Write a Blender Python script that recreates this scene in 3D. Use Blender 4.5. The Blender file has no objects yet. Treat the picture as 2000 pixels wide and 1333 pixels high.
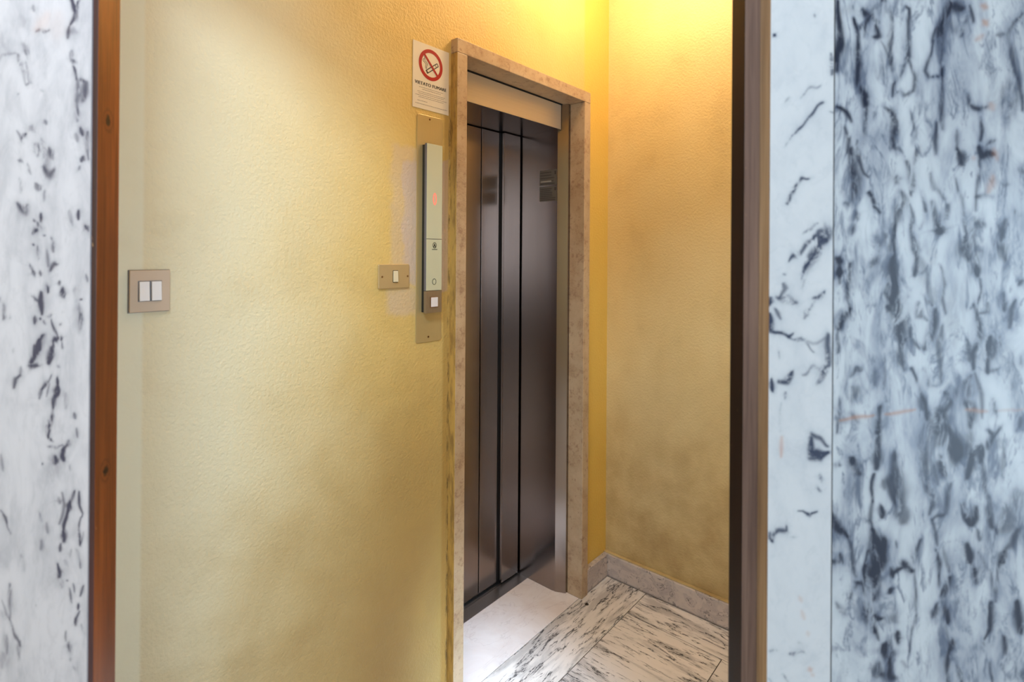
import bpy, bmesh, math, random
import numpy as np
from mathutils import Vector, Matrix

SC = bpy.context.scene
COL = SC.collection

# ------------------------------------------------------------------ camera
CAM = Vector((-2.16873, -1.29001, 1.45461))
YAW, PITCH, ROLL = 0.7105, 0.0015, 0.0067
FOCAL_PX = 1061.53
_fw = Vector((math.cos(YAW), math.sin(YAW), 0)); _rt = Vector((math.sin(YAW), -math.cos(YAW), 0)); _up = Vector((0, 0, 1))
_f2 = _fw * math.cos(PITCH) + _up * math.sin(PITCH); _u1 = _up * math.cos(PITCH) - _fw * math.sin(PITCH)
_r2 = _rt * math.cos(ROLL) + _u1 * math.sin(ROLL); _u2 = _u1 * math.cos(ROLL) - _rt * math.sin(ROLL)
cd = bpy.data.cameras.new('camera'); cam = bpy.data.objects.new('camera', cd); COL.objects.link(cam)
cd.sensor_width = 36.0; cd.lens = FOCAL_PX * 36.0 / 2000.0
cd.shift_y = -(666.5 - 493.15) / 2000.0
cd.clip_start = 0.05
cd.dof.use_dof = True; cd.dof.focus_distance = 1.75; cd.dof.aperture_fstop = 3.2
cam.matrix_world = Matrix(((_r2.x, _u2.x, -_f2.x, CAM.x), (_r2.y, _u2.y, -_f2.y, CAM.y), (_r2.z, _u2.z, -_f2.z, CAM.z), (0, 0, 0, 1)))
SC.camera = cam

# ------------------------------------------------------------------ world, exposure
w = bpy.data.worlds.new('world'); SC.world = w; w.use_nodes = True
w.node_tree.nodes['Background'].inputs[0].default_value = (0.62, 0.78, 1.0, 1)
w.node_tree.nodes['Background'].inputs[1].default_value = 1.2
vs = SC.view_settings
vs.view_transform = 'Standard'; vs.look = 'None'; vs.gamma = 1.0; vs.use_curve_mapping = False
vs.exposure = 0.0
SC.cycles.max_bounces = 10; SC.cycles.diffuse_bounces = 6; SC.cycles.glossy_bounces = 6

# doorway wall frame: origin, axis U along the wall, axis V into the vestibule
DO = Vector((-1.5623, -0.7682, 0.0)); DU = Vector((0.65221, -0.75804, 0)); DV = Vector((0.75804, 0.65221, 0))
DOOR_ROT = math.atan2(DU.y, DU.x)
def dpt(u, v, z): return DO + DU * u + DV * v + Vector((0, 0, z))

def area_light(name, loc, target, sx, sy, energy, color):
    l = bpy.data.lights.new(name, 'AREA'); l.shape = 'RECTANGLE'; l.size = sx; l.size_y = sy
    l.energy = energy; l.color = color
    o = bpy.data.objects.new(name, l); COL.objects.link(o); o.location = loc
    o.rotation_euler = (Vector(target) - Vector(loc)).to_track_quat('-Z', 'Y').to_euler()
    return o
# daylight coming in through the glazed street entrance behind the photographer
area_light('entrance_daylight', dpt(0.25, -3.6, 1.75), dpt(0.0, 1.3, 0.3), 1.3, 1.5, 22, (0.72, 0.86, 1.0))
# added fill light below the hall ceiling to brighten the threshold; no skylight exists
area_light('threshold_fill', dpt(-0.36, -0.85, 2.83), dpt(-0.28, 0.15, 0), 0.7, 0.7, 62, (0.74, 0.87, 1.0))
# bright sky seen through the interior window beside the doorway: a beam onto the elevator threshold
beam = area_light('interior_window_daylight', (-0.80, -2.05, 2.15), (-0.84, -0.02, 0.0), 0.18, 0.4, 1.5, (0.58, 0.78, 1.0))
beam.data.spread = math.radians(17)
# and through the tall side window of the hall
area_light('window_daylight', dpt(2.75, -2.2, 0.95), dpt(-.6, .6, 1.0), 1.5, 1.8, 48, (0.62, 0.82, 1.0))

LAMP = Vector((-0.46, -0.38, 2.67))

# ------------------------------------------------------------------ tagging
def tag(o, label=None, cat=None, group=None, kind=None):
    if label: o['label'] = label
    if cat: o['category'] = cat
    if group: o['group'] = group
    if kind: o['kind'] = kind
    return o
def empty(name, loc=(0, 0, 0), rotz=0.0):
    o = bpy.data.objects.new(name, None); COL.objects.link(o); o.location = loc; o.rotation_euler = (0, 0, rotz)
    o.empty_display_size = 0.05
    return o
def link(name, bm, mat, parent=None, smooth=False, bevel=0.0, seg=2):
    me = bpy.data.meshes.new(name); bm.normal_update(); bm.to_mesh(me); bm.free()
    o = bpy.data.objects.new(name, me); COL.objects.link(o)
    for m in (mat if isinstance(mat, (list, tuple)) else [mat]): me.materials.append(m)
    if smooth:
        for p in me.polygons: p.use_smooth = True
    if bevel:
        b = o.modifiers.new('bevel', 'BEVEL'); b.width = bevel; b.segments = seg; b.limit_method = 'ANGLE'; b.angle_limit = 0.6
        b.harden_normals = False
    if parent: o.parent = parent
    return o
def bx(bm, x0, x1, y0, y1, z0, z1, mi=0):
    vs_ = [bm.verts.new(p) for p in ((x0,y0,z0),(x1,y0,z0),(x1,y1,z0),(x0,y1,z0),(x0,y0,z1),(x1,y0,z1),(x1,y1,z1),(x0,y1,z1))]
    for f in ((0,3,2,1),(4,5,6,7),(0,1,5,4),(1,2,6,5),(2,3,7,6),(3,0,4,7)):
        fc = bm.faces.new([vs_[i] for i in f]); fc.material_index = mi
    return vs_
def box_bm(*boxes):
    bm = bmesh.new()
    for b in boxes: bx(bm, *b)
    return bm
def prism(bm, prof, z0, z1):
    """extrude a 2D outline (x,y), counter-clockwise, between z0 and z1"""
    a = [bm.verts.new((x, y, z0)) for x, y in prof]; b = [bm.verts.new((x, y, z1)) for x, y in prof]
    bm.faces.new(a[::-1]); bm.faces.new(b)
    n = len(prof)
    for i in range(n): bm.faces.new((a[i], a[(i+1) % n], b[(i+1) % n], b[i]))
def plate_xz(bm, pts, y0, y1):
    """outline in x,z extruded from y1 (back) to y0 (front, towards -Y)"""
    a = [bm.verts.new((x, y0, z)) for x, z in pts]; b = [bm.verts.new((x, y1, z)) for x, z in pts]
    n = len(pts); bm.faces.new(a); bm.faces.new(b[::-1])
    for i in range(n): bm.faces.new((a[i], b[i], b[(i+1) % n], a[(i+1) % n]))
def rrect(x0, x1, z0, z1, r, n=6):
    out = []
    for cx, cz, a0 in ((x1-r, z0+r, -90), (x1-r, z1-r, 0), (x0+r, z1-r, 90), (x0+r, z0+r, 180)):
        for i in range(n+1):
            a = math.radians(a0 + 90*i/n); out.append((cx + r*math.cos(a), cz + r*math.sin(a)))
    return out
def ring_xz(bm, cx, cz, rx, rz, t, y0, y1, n=40):
    o = [(cx+rx*math.cos(2*math.pi*i/n), cz+rz*math.sin(2*math.pi*i/n)) for i in range(n)]
    q = [(cx+(rx-t)*math.cos(2*math.pi*i/n), cz+(rz-t)*math.sin(2*math.pi*i/n)) for i in range(n)]
    A=[bm.verts.new((x,y0,z)) for x,z in o]; B=[bm.verts.new((x,y0,z)) for x,z in q]
    C=[bm.verts.new((x,y1,z)) for x,z in o]; D=[bm.verts.new((x,y1,z)) for x,z in q]
    for i in range(n):
        j=(i+1)%n
        bm.faces.new((A[i],A[j],B[j],B[i])); bm.faces.new((C[j],C[i],D[i],D[j]))
        bm.faces.new((A[j],A[i],C[i],C[j])); bm.faces.new((B[i],B[j],D[j],D[i]))
def stroke_xz(bm, pts, w_, y0, y1):
    for (xa, za), (xb, zb) in zip(pts[:-1], pts[1:]):
        d = Vector((xb-xa, zb-za)); L = d.length; d /= L; n = Vector((-d.y, d.x)) * w_/2
        plate_xz(bm, [(xa-n.x, za-n.y), (xb-n.x, zb-n.y), (xb+n.x, zb+n.y), (xa+n.x, za+n.y)], y0, y1)
def disc_xz(bm, cx, cz, r, y0, y1, n=20):
    plate_xz(bm, [(cx+r*math.cos(2*math.pi*i/n), cz+r*math.sin(2*math.pi*i/n)) for i in range(n)], y0, y1)
def text_mesh(name, body, size_w, height, x, z, y, depth, mat, parent, bold=0.0):
    cu = bpy.data.curves.new(name, 'FONT'); cu.body = body; cu.extrude = depth; cu.offset = bold; cu.space_character = 1.08
    cu.size = 1.0
    tmp = bpy.data.objects.new('tmp', cu); COL.objects.link(tmp)
    bpy.context.view_layer.update()
    me = bpy.data.meshes.new_from_object(tmp.evaluated_get(bpy.context.evaluated_depsgraph_get()))
    bpy.data.objects.remove(tmp)
    xs = [v.co.x for v in me.vertices]; ys = [v.co.y for v in me.vertices]
    sx = size_w/(max(xs)-min(xs)); sz = height/(max(ys)-min(ys))
    for v in me.vertices:
        v.co = Vector((x + (v.co.x-min(xs))*sx, y - (v.co.z), z + (v.co.y-min(ys))*sz))
    me.name = name; me.materials.clear(); me.materials.append(mat)
    o = bpy.data.objects.new(name, me); COL.objects.link(o); o.parent = parent
    return o

# ------------------------------------------------------------------ node helpers
class NT:
    def __init__(s, name):
        s.m = bpy.data.materials.new(name); s.m.use_nodes = True; s.t = s.m.node_tree; s.n = s.t.nodes; s.l = s.t.links
        s.b = s.n['Principled BSDF']
    def node(s, typ, **kw):
        n = s.n.new(typ)
        for k, v in kw.items(): setattr(n, k, v)
        return n
    def put(s, sock, v):
        if isinstance(v, bpy.types.NodeSocket): s.l.new(v, sock)
        elif v is not None: sock.default_value = v
    def math(s, op, a, b=None, c=None, clamp=False):
        n = s.node('ShaderNodeMath', operation=op); n.use_clamp = clamp
        for i, v in enumerate((a, b, c)): s.put(n.inputs[i], v) if v is not None else None
        return n.outputs[0]
    def coord(s, kind='Object'): return s.node('ShaderNodeTexCoord').outputs[kind]
    def mapping(s, vec, scale=(1,1,1), rot=(0,0,0), loc=(0,0,0)):
        n = s.node('ShaderNodeMapping'); s.l.new(vec, n.inputs[0]); n.inputs['Scale'].default_value = scale; n.inputs['Rotation'].default_value = rot; n.inputs['Location'].default_value = loc
        return n.outputs[0]
    def noise(s, vec, scale=5, detail=3, rough=.5, dist=0.0, out=0):
        n = s.node('ShaderNodeTexNoise'); s.l.new(vec, n.inputs['Vector']); n.inputs['Scale'].default_value = scale
        n.inputs['Detail'].default_value = detail; n.inputs['Roughness'].default_value = rough; n.inputs['Distortion'].default_value = dist
        return n.outputs[out]
    def smooth(s, v, a, b, lo=0.0, hi=1.0):
        n = s.node('ShaderNodeMapRange', interpolation_type='SMOOTHSTEP'); s.put(n.inputs[0], v)
        n.inputs[1].default_value = a; n.inputs[2].default_value = b; n.inputs[3].default_value = lo; n.inputs[4].default_value = hi
        return n.outputs[0]
    def mix(s, f, a, b):
        n = s.node('ShaderNodeMix', data_type='RGBA'); s.put(n.inputs[0], f); s.put(n.inputs[6], a); s.put(n.inputs[7], b)
        return n.outputs[2]
    def sep(s, vec):
        n = s.node('ShaderNodeSeparateXYZ'); s.l.new(vec, n.inputs[0]); return n.outputs
    def attr(s, name, out='Fac'):
        n = s.node('ShaderNodeAttribute', attribute_name=name); return n.outputs[out]
    def bump(s, h, strength=.2, dist=.001):
        n = s.node('ShaderNodeBump'); n.inputs['Strength'].default_value = strength; n.inputs['Distance'].default_value = dist
        s.l.new(h, n.inputs['Height']); s.l.new(n.outputs[0], s.b.inputs['Normal'])
    def box(s, X, Z, x0, x1, z0, z1, soft):
        a = s.smooth(X, x0-soft, x0+soft); b = s.smooth(X, x1-soft, x1+soft, 1, 0)
        c = s.smooth(Z, z0-soft, z0+soft); d = s.smooth(Z, z1-soft, z1+soft, 1, 0)
        return s.math('MULTIPLY', s.math('MULTIPLY', a, b), s.math('MULTIPLY', c, d))
    def fin(s, color=None, rough=None, metal=None, **kw):
        if color is not None: s.put(s.b.inputs['Base Color'], color)
        if rough is not None: s.put(s.b.inputs['Roughness'], rough)
        if metal is not None: s.put(s.b.inputs['Metallic'], metal)
        for k, v in kw.items(): s.put(s.b.inputs[k.replace('_', ' ')], v)
        return s.m
def C(r, g, b): 
    f = lambda c: (c/255/12.92) if c/255 <= .04045 else ((c/255+.055)/1.055)**2.4
    return (f(r), f(g), f(b), 1)
def flat(name, col, rough=.5, metal=0.0, **kw):
    return NT(name).fin(col, rough, metal, **kw)

# ---- painted plaster
def paint(name, left=False):
    t = NT(name); o = t.coord(); X, Y, Z = t.sep(o)
    big = t.noise(o, 1.7, 4, .6); mid = t.noise(o, 7, 4, .6); fine = t.noise(o, 190, 3, .6); med = t.noise(o, 110, 2, .5)
    base = t.mix(t.smooth(big, .3, .7), C(228, 200, 128), C(223, 191, 114)) if left else t.mix(t.smooth(big, .3, .7), C(230, 211, 160), C(225, 202, 146))
    if left:      # cool daylight on the left end, painted in as a paler cream
        day_tint = t.smooth(t.math('ADD', X, t.math('MULTIPLY', t.math('SUBTRACT', big, .5), .35)), -1.85, -1.12, .95, 0)
        base = t.mix(day_tint, base, C(222, 214, 186))
    dirt = t.math('MULTIPLY', t.smooth(mid, .42, .72), t.smooth(big, .38, .7))
    col = t.mix(t.math('MULTIPLY', dirt, .28), base, C(172, 148, 104))
    # lower band: grime, with the lamp's falloff also painted in as darkening
    low = t.math('MULTIPLY', t.smooth(Z, 0.05, 1.35, 1, 0), t.smooth(mid, .25, .75, .45, 1))
    col = t.mix(t.math('MULTIPLY', low, .5 if left else .75), col, C(168, 142, 92) if left else C(158, 130, 84))
    scuff = t.noise(t.mapping(o, (30, 30, 9), (0, 0, .0)), 1, 5, .7)
    col = t.mix(t.smooth(scuff, .70, .76, 0, .35), col, C(120, 95, 60))
    h = t.math('ADD', t.math('MULTIPLY', med, 1.0), t.math('MULTIPLY', fine, .5))
    if left:
        wob = t.math('MULTIPLY', t.math('SUBTRACT', t.noise(o, 14, 3, .6), .5), .05)
        Xw = t.math('ADD', X, wob); Zw = t.math('ADD', Z, t.math('MULTIPLY', wob, 1.6))
        # bare plaster left around the old call panel
        a = t.math('MULTIPLY', t.box(Xw, Zw, -1.168, -1.06, 1.36, 1.73, .012), .85)
        b = t.math('MULTIPLY', t.box(Xw, Zw, -1.205, -1.06, 1.38, 1.77, .014), .38)
        c = t.math('MULTIPLY', t.box(Xw, Zw, -1.215, -1.06, 1.27, 1.355, .018), .5)
        d = t.math('MULTIPLY', t.box(X, Zw, -1.06, -0.985, 1.34, 1.742, .004), .9)
        m = t.math('MAXIMUM', t.math('MAXIMUM', a, b), t.math('MAXIMUM', c, d))
        m = t.math('MULTIPLY', m, t.smooth(mid, .2, .6, .75, 1))
        col = t.mix(m, col, C(208, 190, 178))
        # a broad brownish patch: wall grime plus light falloff painted into the colour
        grime_shade = t.math('MULTIPLY', t.box(t.math('ADD', X, t.math('MULTIPLY', t.math('SUBTRACT', big, .5), .9)), t.math('ADD', Z, t.math('MULTIPLY', t.math('SUBTRACT', mid, .5), .5)), -1.5, -.9, -.5, 1.05, .3), .62)
        col = t.mix(grime_shade, col, C(164, 134, 84))
        # ochre smear along the stone surround
        e = t.box(t.math('ADD', X, t.math('MULTIPLY', wob, .12)), Z, -1.003, -0.9, -.5, 1.99, .006)
        col = t.mix(t.math('MULTIPLY', e, .55), col, C(176, 134, 62))
        g = t.math('MULTIPLY', t.box(X, Z, -0.984, -0.9, -.5, 1.95, .004), t.smooth(t.noise(t.mapping(o, (60, 60, 14)), 1, 5, .7), .45, .62))
        col = t.mix(t.math('MULTIPLY', g, .8), col, C(92, 72, 48))
        # stronger yellow fresh coat between the surround and the corner
        col = t.mix(t.smooth(X, -.21, -.19, 0, .75), col, C(236, 196, 88))
        # smooth whitewashed strip beside the door jamb
        s1 = t.smooth(X, -1.824, -1.816, 1, 0)
        col = t.mix(t.math('MULTIPLY', s1, .45), col, C(226, 230, 216))
        h = t.math('ADD', t.math('MULTIPLY', h, t.math('SUBTRACT', 1.0, t.math('MULTIPLY', s1, .8))), t.math('MULTIPLY', s1, .6))
    t.bump(h, .55, .004)
    return t.fin(col, t.smooth(fine, .3, .7, .38, .5), 0, Specular_IOR_Level=.35)
M = {}
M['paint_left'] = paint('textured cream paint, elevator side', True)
M['paint'] = paint('textured cream paint')
t = NT('grubby ochre paint'); o_ = t.coord(); n_ = t.noise(t.mapping(o_, (60, 60, 12)), 1, 5, .7)
M['ochre'] = t.fin(t.mix(t.smooth(n_, .42, .66), C(196, 158, 84), C(150, 118, 66)), .5, 0)
M['ceiling'] = flat('white ceiling paint', C(236, 228, 205), .8)

# ---- veined marble cladding; vein and rust masks are mesh attributes
def marble(name, white, grey, vein, rustc, cloud=.5, rough=.16, streak=(7, 7, 2.2), dens=.5, mid=None, gain=1.0):
    t = NT(name); o = t.coord(); v = t.attr('vein'); h = t.attr('halo'); r = t.attr('rust')
    n1 = t.noise(t.mapping(o, streak), 3.2, 5, .62, .6)
    n2 = t.noise(t.mapping(o, (streak[0]*3, streak[1]*3, streak[2]*3.4)), 3.0, 5, .7, .8)
    n3 = t.noise(t.mapping(o, (streak[0]*.8, streak[1]*.8, streak[2]*.9), (0, 0, 0), (3, 1, 7)), 3, 5, .65, 1.2)
    n4 = t.noise(t.mapping(o, (streak[0]*1.9, streak[1]*1.9, streak[2]*1.9), (0, 0, 0), (8, 5, 2)), 3, 4, .6, .8)
    # cloudy ground, greyer where the veins crowd together
    g = t.math('ADD', t.math('MULTIPLY', t.smooth(n1, .38, .66), cloud), t.math('MULTIPLY', h, .75), clamp=True)
    g = t.math('MULTIPLY', g, t.smooth(n4, .25, .6, .45, 1))
    base = t.mix(g, white, grey)
    # soft secondary veining
    m = t.math('MULTIPLY', t.smooth(n4, .50, .66), t.smooth(t.math('ADD', n3, t.math('MULTIPLY', h, .25)), .48, .68))
    base = t.mix(t.math('MULTIPLY', m, dens), base, mid or vein)
    rid = t.math('ABSOLUTE', t.math('SUBTRACT', n3, .5))
    thin = t.math('MULTIPLY', t.smooth(rid, .0, .05, 1, 0), t.smooth(n2, .42, .62))
    base = t.mix(t.math('MULTIPLY', thin, dens * .8), base, mid or vein)
    k = t.math('MULTIPLY', v, t.smooth(n2, .32, .55, .28, 1.2))
    k = t.smooth(t.math('ADD', k, t.math('MULTIPLY', t.math('SUBTRACT', n4, .5), t.math('MULTIPLY', v, .5))), .04, .92/gain)
    col = t.mix(k, base, vein)
    col = t.mix(t.math('MULTIPLY', r, .6), col, rustc)
    return t.fin(col, rough, 0, Specular_IOR_Level=.3)
M['marble_right'] = marble('blue grey veined marble', C(174, 180, 188), C(116, 124, 140), C(30, 37, 54), C(150, 106, 80), .75, .22, (6, 6, 1.9), .9, C(76, 86, 106), .9)
M['marble_narrow'] = marble('pale veined marble', C(184, 187, 193), C(154, 160, 171), C(50, 58, 78), C(170, 120, 96), .25, .22, (6, 6, 4), .12, C(110, 120, 140))
M['marble_left'] = marble('white veined marble', C(196, 191, 196), C(160, 157, 164), C(70, 68, 84), C(206, 164, 146), .55, .16, (8, 8, 2.6), .16, C(120, 118, 128))

def floor_marble():
    t = NT('polished floor marble'); tc = t.attr('tile_coord', 'Vector')
    n1 = t.noise(t.mapping(tc, (1.6, 7, 6)), 2.2, 5, .6, .4)
    n2 = t.noise(t.mapping(tc, (4, 24, 6)), 2.2, 6, .7, .3)
    n3 = t.noise(tc, 4, 3, .5)
    n5 = t.noise(t.mapping(tc, (2.6, 15, 6), (0, 0, 0), (5, 5, 5)), 2.0, 6, .66, .35)
    base = t.mix(t.smooth(n3, .3, .7), C(240, 232, 226), C(226, 220, 216))
    zone = t.smooth(n1, .46, .64)
    base = t.mix(t.math('MULTIPLY', zone, .55), base, C(150, 144, 142))
    rid = t.math('ABSOLUTE', t.math('SUBTRACT', n5, .5))
    thin = t.math('MULTIPLY', t.smooth(rid, 0, .035, 1, 0), t.smooth(t.math('ADD', n2, t.math('MULTIPLY', zone, .12)), .46, .60))
    col = t.mix(t.math('MULTIPLY', thin, 1.0), base, C(46, 43, 48))
    blob = t.math('MULTIPLY', t.smooth(n2, .56, .66), zone)
    col = t.mix(t.math('MULTIPLY', blob, .75), col, C(66, 62, 66))
    o = t.coord('Object')
    n = t.node('ShaderNodeVectorMath', operation='DISTANCE'); t.l.new(o, n.inputs[0]); n.inputs[1].default_value = (-.2504, -.0612, 0)
    col = t.mix(t.smooth(n.outputs['Value'], .006, .011, .95, 0), col, C(30, 26, 24))
    return t.fin(col, .22, 0, Specular_IOR_Level=.5)
M['floor'] = floor_marble()
M['grout'] = flat('dark grout', C(70, 62, 55), .8)

def skirting():
    t = NT('grey veined skirting marble'); o = t.coord()
    n1 = t.noise(t.mapping(o, (9, 9, 12)), 1.6, 6, .65, 1.2); n2 = t.noise(o, 30, 4, .7)
    rid = t.math('ABSOLUTE', t.math('SUBTRACT', n1, .5))
    base = t.mix(t.smooth(n1, .35, .7), C(204, 192, 186), C(176, 166, 166))
    col = t.mix(t.math('MULTIPLY', t.smooth(rid, 0, .02, 1, 0), t.smooth(n2, .42, .6)), base, C(62, 56, 62))
    col = t.mix(t.math('MULTIPLY', t.smooth(t.sep(o)[2], .0, .012, 1, 0), .8), col, C(60, 50, 40))
    return t.fin(col, .35, 0)
M['skirting'] = skirting()

def limestone():
    t = NT('beige limestone'); o = t.coord()
    n1 = t.noise(o, 9, 5, .65); n2 = t.noise(o, 45, 4, .7); n3 = t.noise(t.mapping(o, (20, 20, 60)), 1.2, 5, .7, 1.0)
    col = t.mix(t.smooth(n1, .3, .7), C(200, 176, 144), C(180, 152, 120))
    col = t.mix(t.smooth(n2, .52, .68, 0, .55), col, C(140, 104, 82))
    rid = t.math('ABSOLUTE', t.math('SUBTRACT', n3, .5))
    col = t.mix(t.math('MULTIPLY', t.smooth(rid, 0, .012, 1, 0), t.smooth(n1, .5, .6, 0, .8)), col, C(96, 70, 56))
    t.bump(n2, .12, .001)
    return t.fin(col, .36, 0)
M['stone'] = limestone()
def threshold_mat():
    t = NT('pale pink threshold marble'); o = t.coord()
    n1 = t.noise(o, 7, 5, .65, .6)
    col = t.mix(t.smooth(n1, .3, .7), C(240, 232, 230), C(230, 218, 214))
    rid = t.math('ABSOLUTE', t.math('SUBTRACT', t.noise(t.mapping(o, (3, 7, 1), (0, 0, .5)), 1, 4, .6, .7), .5))
    col = t.mix(t.smooth(rid, 0, .010, .18, 0), col, C(170, 150, 146))
    return t.fin(col, .25, 0)
M['threshold'] = threshold_mat()

def steel(name, c1, c2, rough=.24, vertical=True, aniso=.5):
    t = NT(name); o = t.coord()
    sc = (420, 420, 3) if vertical else (3, 420, 420)
    n = t.noise(t.mapping(o, sc), 1, 3, .6); big = t.noise(o, 2, 2, .5)
    col = t.mix(n, c1, c2)
    ro = t.math('ADD', t.math('MULTIPLY', n, .08), t.math('MULTIPLY', big, .12))
    return t.fin(col, t.math('ADD', ro, rough - .1), 1.0)
M['steel'] = steel('brushed stainless steel', C(160, 148, 142), C(151, 140, 134), .2)
M['steel_head'] = steel('satin steel header', C(214, 200, 176), C(200, 186, 162), .4, False)
M['steel_head'].node_tree.nodes['Principled BSDF'].inputs['Metallic'].default_value = .55
M['steel_sill'] = steel('worn steel sill', C(176, 178, 184), C(156, 158, 164), .42, False)
M['steel_plate'] = steel('satin steel plate', C(206, 186, 134), C(198, 178, 128), .34)
M['steel_plate'].node_tree.nodes['Principled BSDF'].inputs['Metallic'].default_value = .45
M['bronze_plate'] = flat('anodised bronze plate', C(198, 172, 124), .4, .3)
M['champagne_plate'] = flat('champagne satin plate', C(194, 172, 150), .5, .15)
M['dark'] = flat('black shadow gap rubber', C(12, 11, 11), .6)
M['unit_grey'] = flat('slate grey plastic', C(112, 108, 112), .42)
M['unit_black'] = flat('black plastic', C(20, 20, 26), .3)
M['unit_face'] = flat('pale green tinted satin face', C(206, 210, 184), .22, .1)
M['unit_low'] = steel('brushed bronze steel', C(158, 138, 112), C(140, 122, 98), .34)
M['unit_low'].node_tree.nodes['Principled BSDF'].inputs['Metallic'].default_value = .4
M['white_plastic'] = flat('white plastic', C(232, 230, 234), .3)
M['cream_plastic'] = flat('aged cream plastic', C(222, 212, 180), .35)
M['screw'] = flat('dull brass screw', C(150, 110, 66), .4, .8)
M['sign_white'] = flat('aged white sign plastic', C(236, 228, 212), .35)
M['sign_red'] = flat('red sign ink', C(176, 14, 20), .4)
M['ink'] = flat('black sign ink', C(40, 36, 34), .5)
M['ink_thin'] = flat('grey small print ink', C(140, 132, 122), .5)
M['icon'] = flat('dark green icon ink', C(58, 62, 54), .4)
M['sticker'] = flat('grey printed sticker film', C(118, 112, 104), .45, .35)
M['sticker_print'] = flat('dark sticker print', C(72, 68, 62), .5)
M['sticker_pale'] = flat('pale sticker print', C(172, 166, 154), .5)
t = NT('red display digit'); M['led'] = t.fin(C(240, 130, 112), .4, 0, Emission_Color=(1.0, .24, .18, 1), Emission_Strength=.5)
t = NT('opal lamp glass'); M['lamp'] = t.fin((1, .9, .7, 1), .3, 0, Emission_Color=(1.0, .71, .42, 1), Emission_Strength=29.0)
M['lamp_base'] = flat('brass lamp base', C(190, 160, 100), .3, .9)

def wood(name, c1, c2, c3, rough=.28, knots=()):
    t = NT(name); o = t.coord()
    n = t.noise(t.mapping(o, (55, 55, 2.2)), 1, 5, .65, .5); f = t.noise(t.mapping(o, (260, 260, 6)), 1, 3, .6); b = t.noise(t.mapping(o, (4, 4, 1.6)), 1, 3, .5)
    col = t.mix(t.smooth(n, .3, .7), c1, c2)
    col = t.mix(t.smooth(f, .45, .7, 0, .6), col, c3)
    col = t.mix(t.smooth(b, .38, .62, 0, .5), col, c3)
    for kx, ky, kz in knots:
        d = t.node('ShaderNodeVectorMath', operation='DISTANCE'); mp = t.mapping(o, (1, 1, .62)); t.l.new(mp, d.inputs[0]); d.inputs[1].default_value = (kx, ky, kz*.62)
        dd = t.math('ADD', d.outputs['Value'], t.math('MULTIPLY', t.math('SUBTRACT', t.noise(o, 160, 3, .6), .5), .009))
        col = t.mix(t.smooth(dd, .0034, .0062, .95, 0), col, C(26, 14, 12))
        col = t.mix(t.smooth(t.math('ABSOLUTE', t.math('SUBTRACT', dd, .0100)), 0, .0026, .5, 0), col, c3)
    sc = t.noise(t.mapping(o, (160, 160, 30), (.2, 0, 0)), 1, 4, .7)
    col = t.mix(t.smooth(sc, .69, .74, 0, .5), col, C(206, 160, 110))
    return t.fin(col, rough, 0, Coat_Weight=.25 if rough < .45 else 0.0, Coat_Roughness=.15, Specular_IOR_Level=.5 if rough < .45 else .2)
M['wood'] = wood('varnished orange brown wood', C(152, 82, 36), C(124, 62, 26), C(76, 36, 18), .3,
                 [tuple(DO + DU * -.6115 + DV * .022 + Vector((0, 0, 1.651))), tuple(DO + DU * -.6115 + DV * .022 + Vector((0, 0, 1.122)))])
M['wood_dark'] = wood('dark stained wood', C(40, 18, 14), C(30, 13, 10), C(16, 8, 7), .55)
M['wood_edge'] = wood('light-tinted red brown wood', C(74, 40, 44), C(60, 32, 36), C(40, 22, 26), .35)  # hall-side lip of the orange jamb, purplish light painted into its colour
M['marble_edge'] = wood('light timber lining', C(182, 152, 122), C(150, 120, 92), C(110, 84, 64), .5)
M['wood_daylit'] = wood('daylit grey brown wood', C(136, 112, 100), C(116, 94, 86), C(84, 66, 60), .45)  # hall-side lip of the dark jamb, bluish window light painted in


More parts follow.
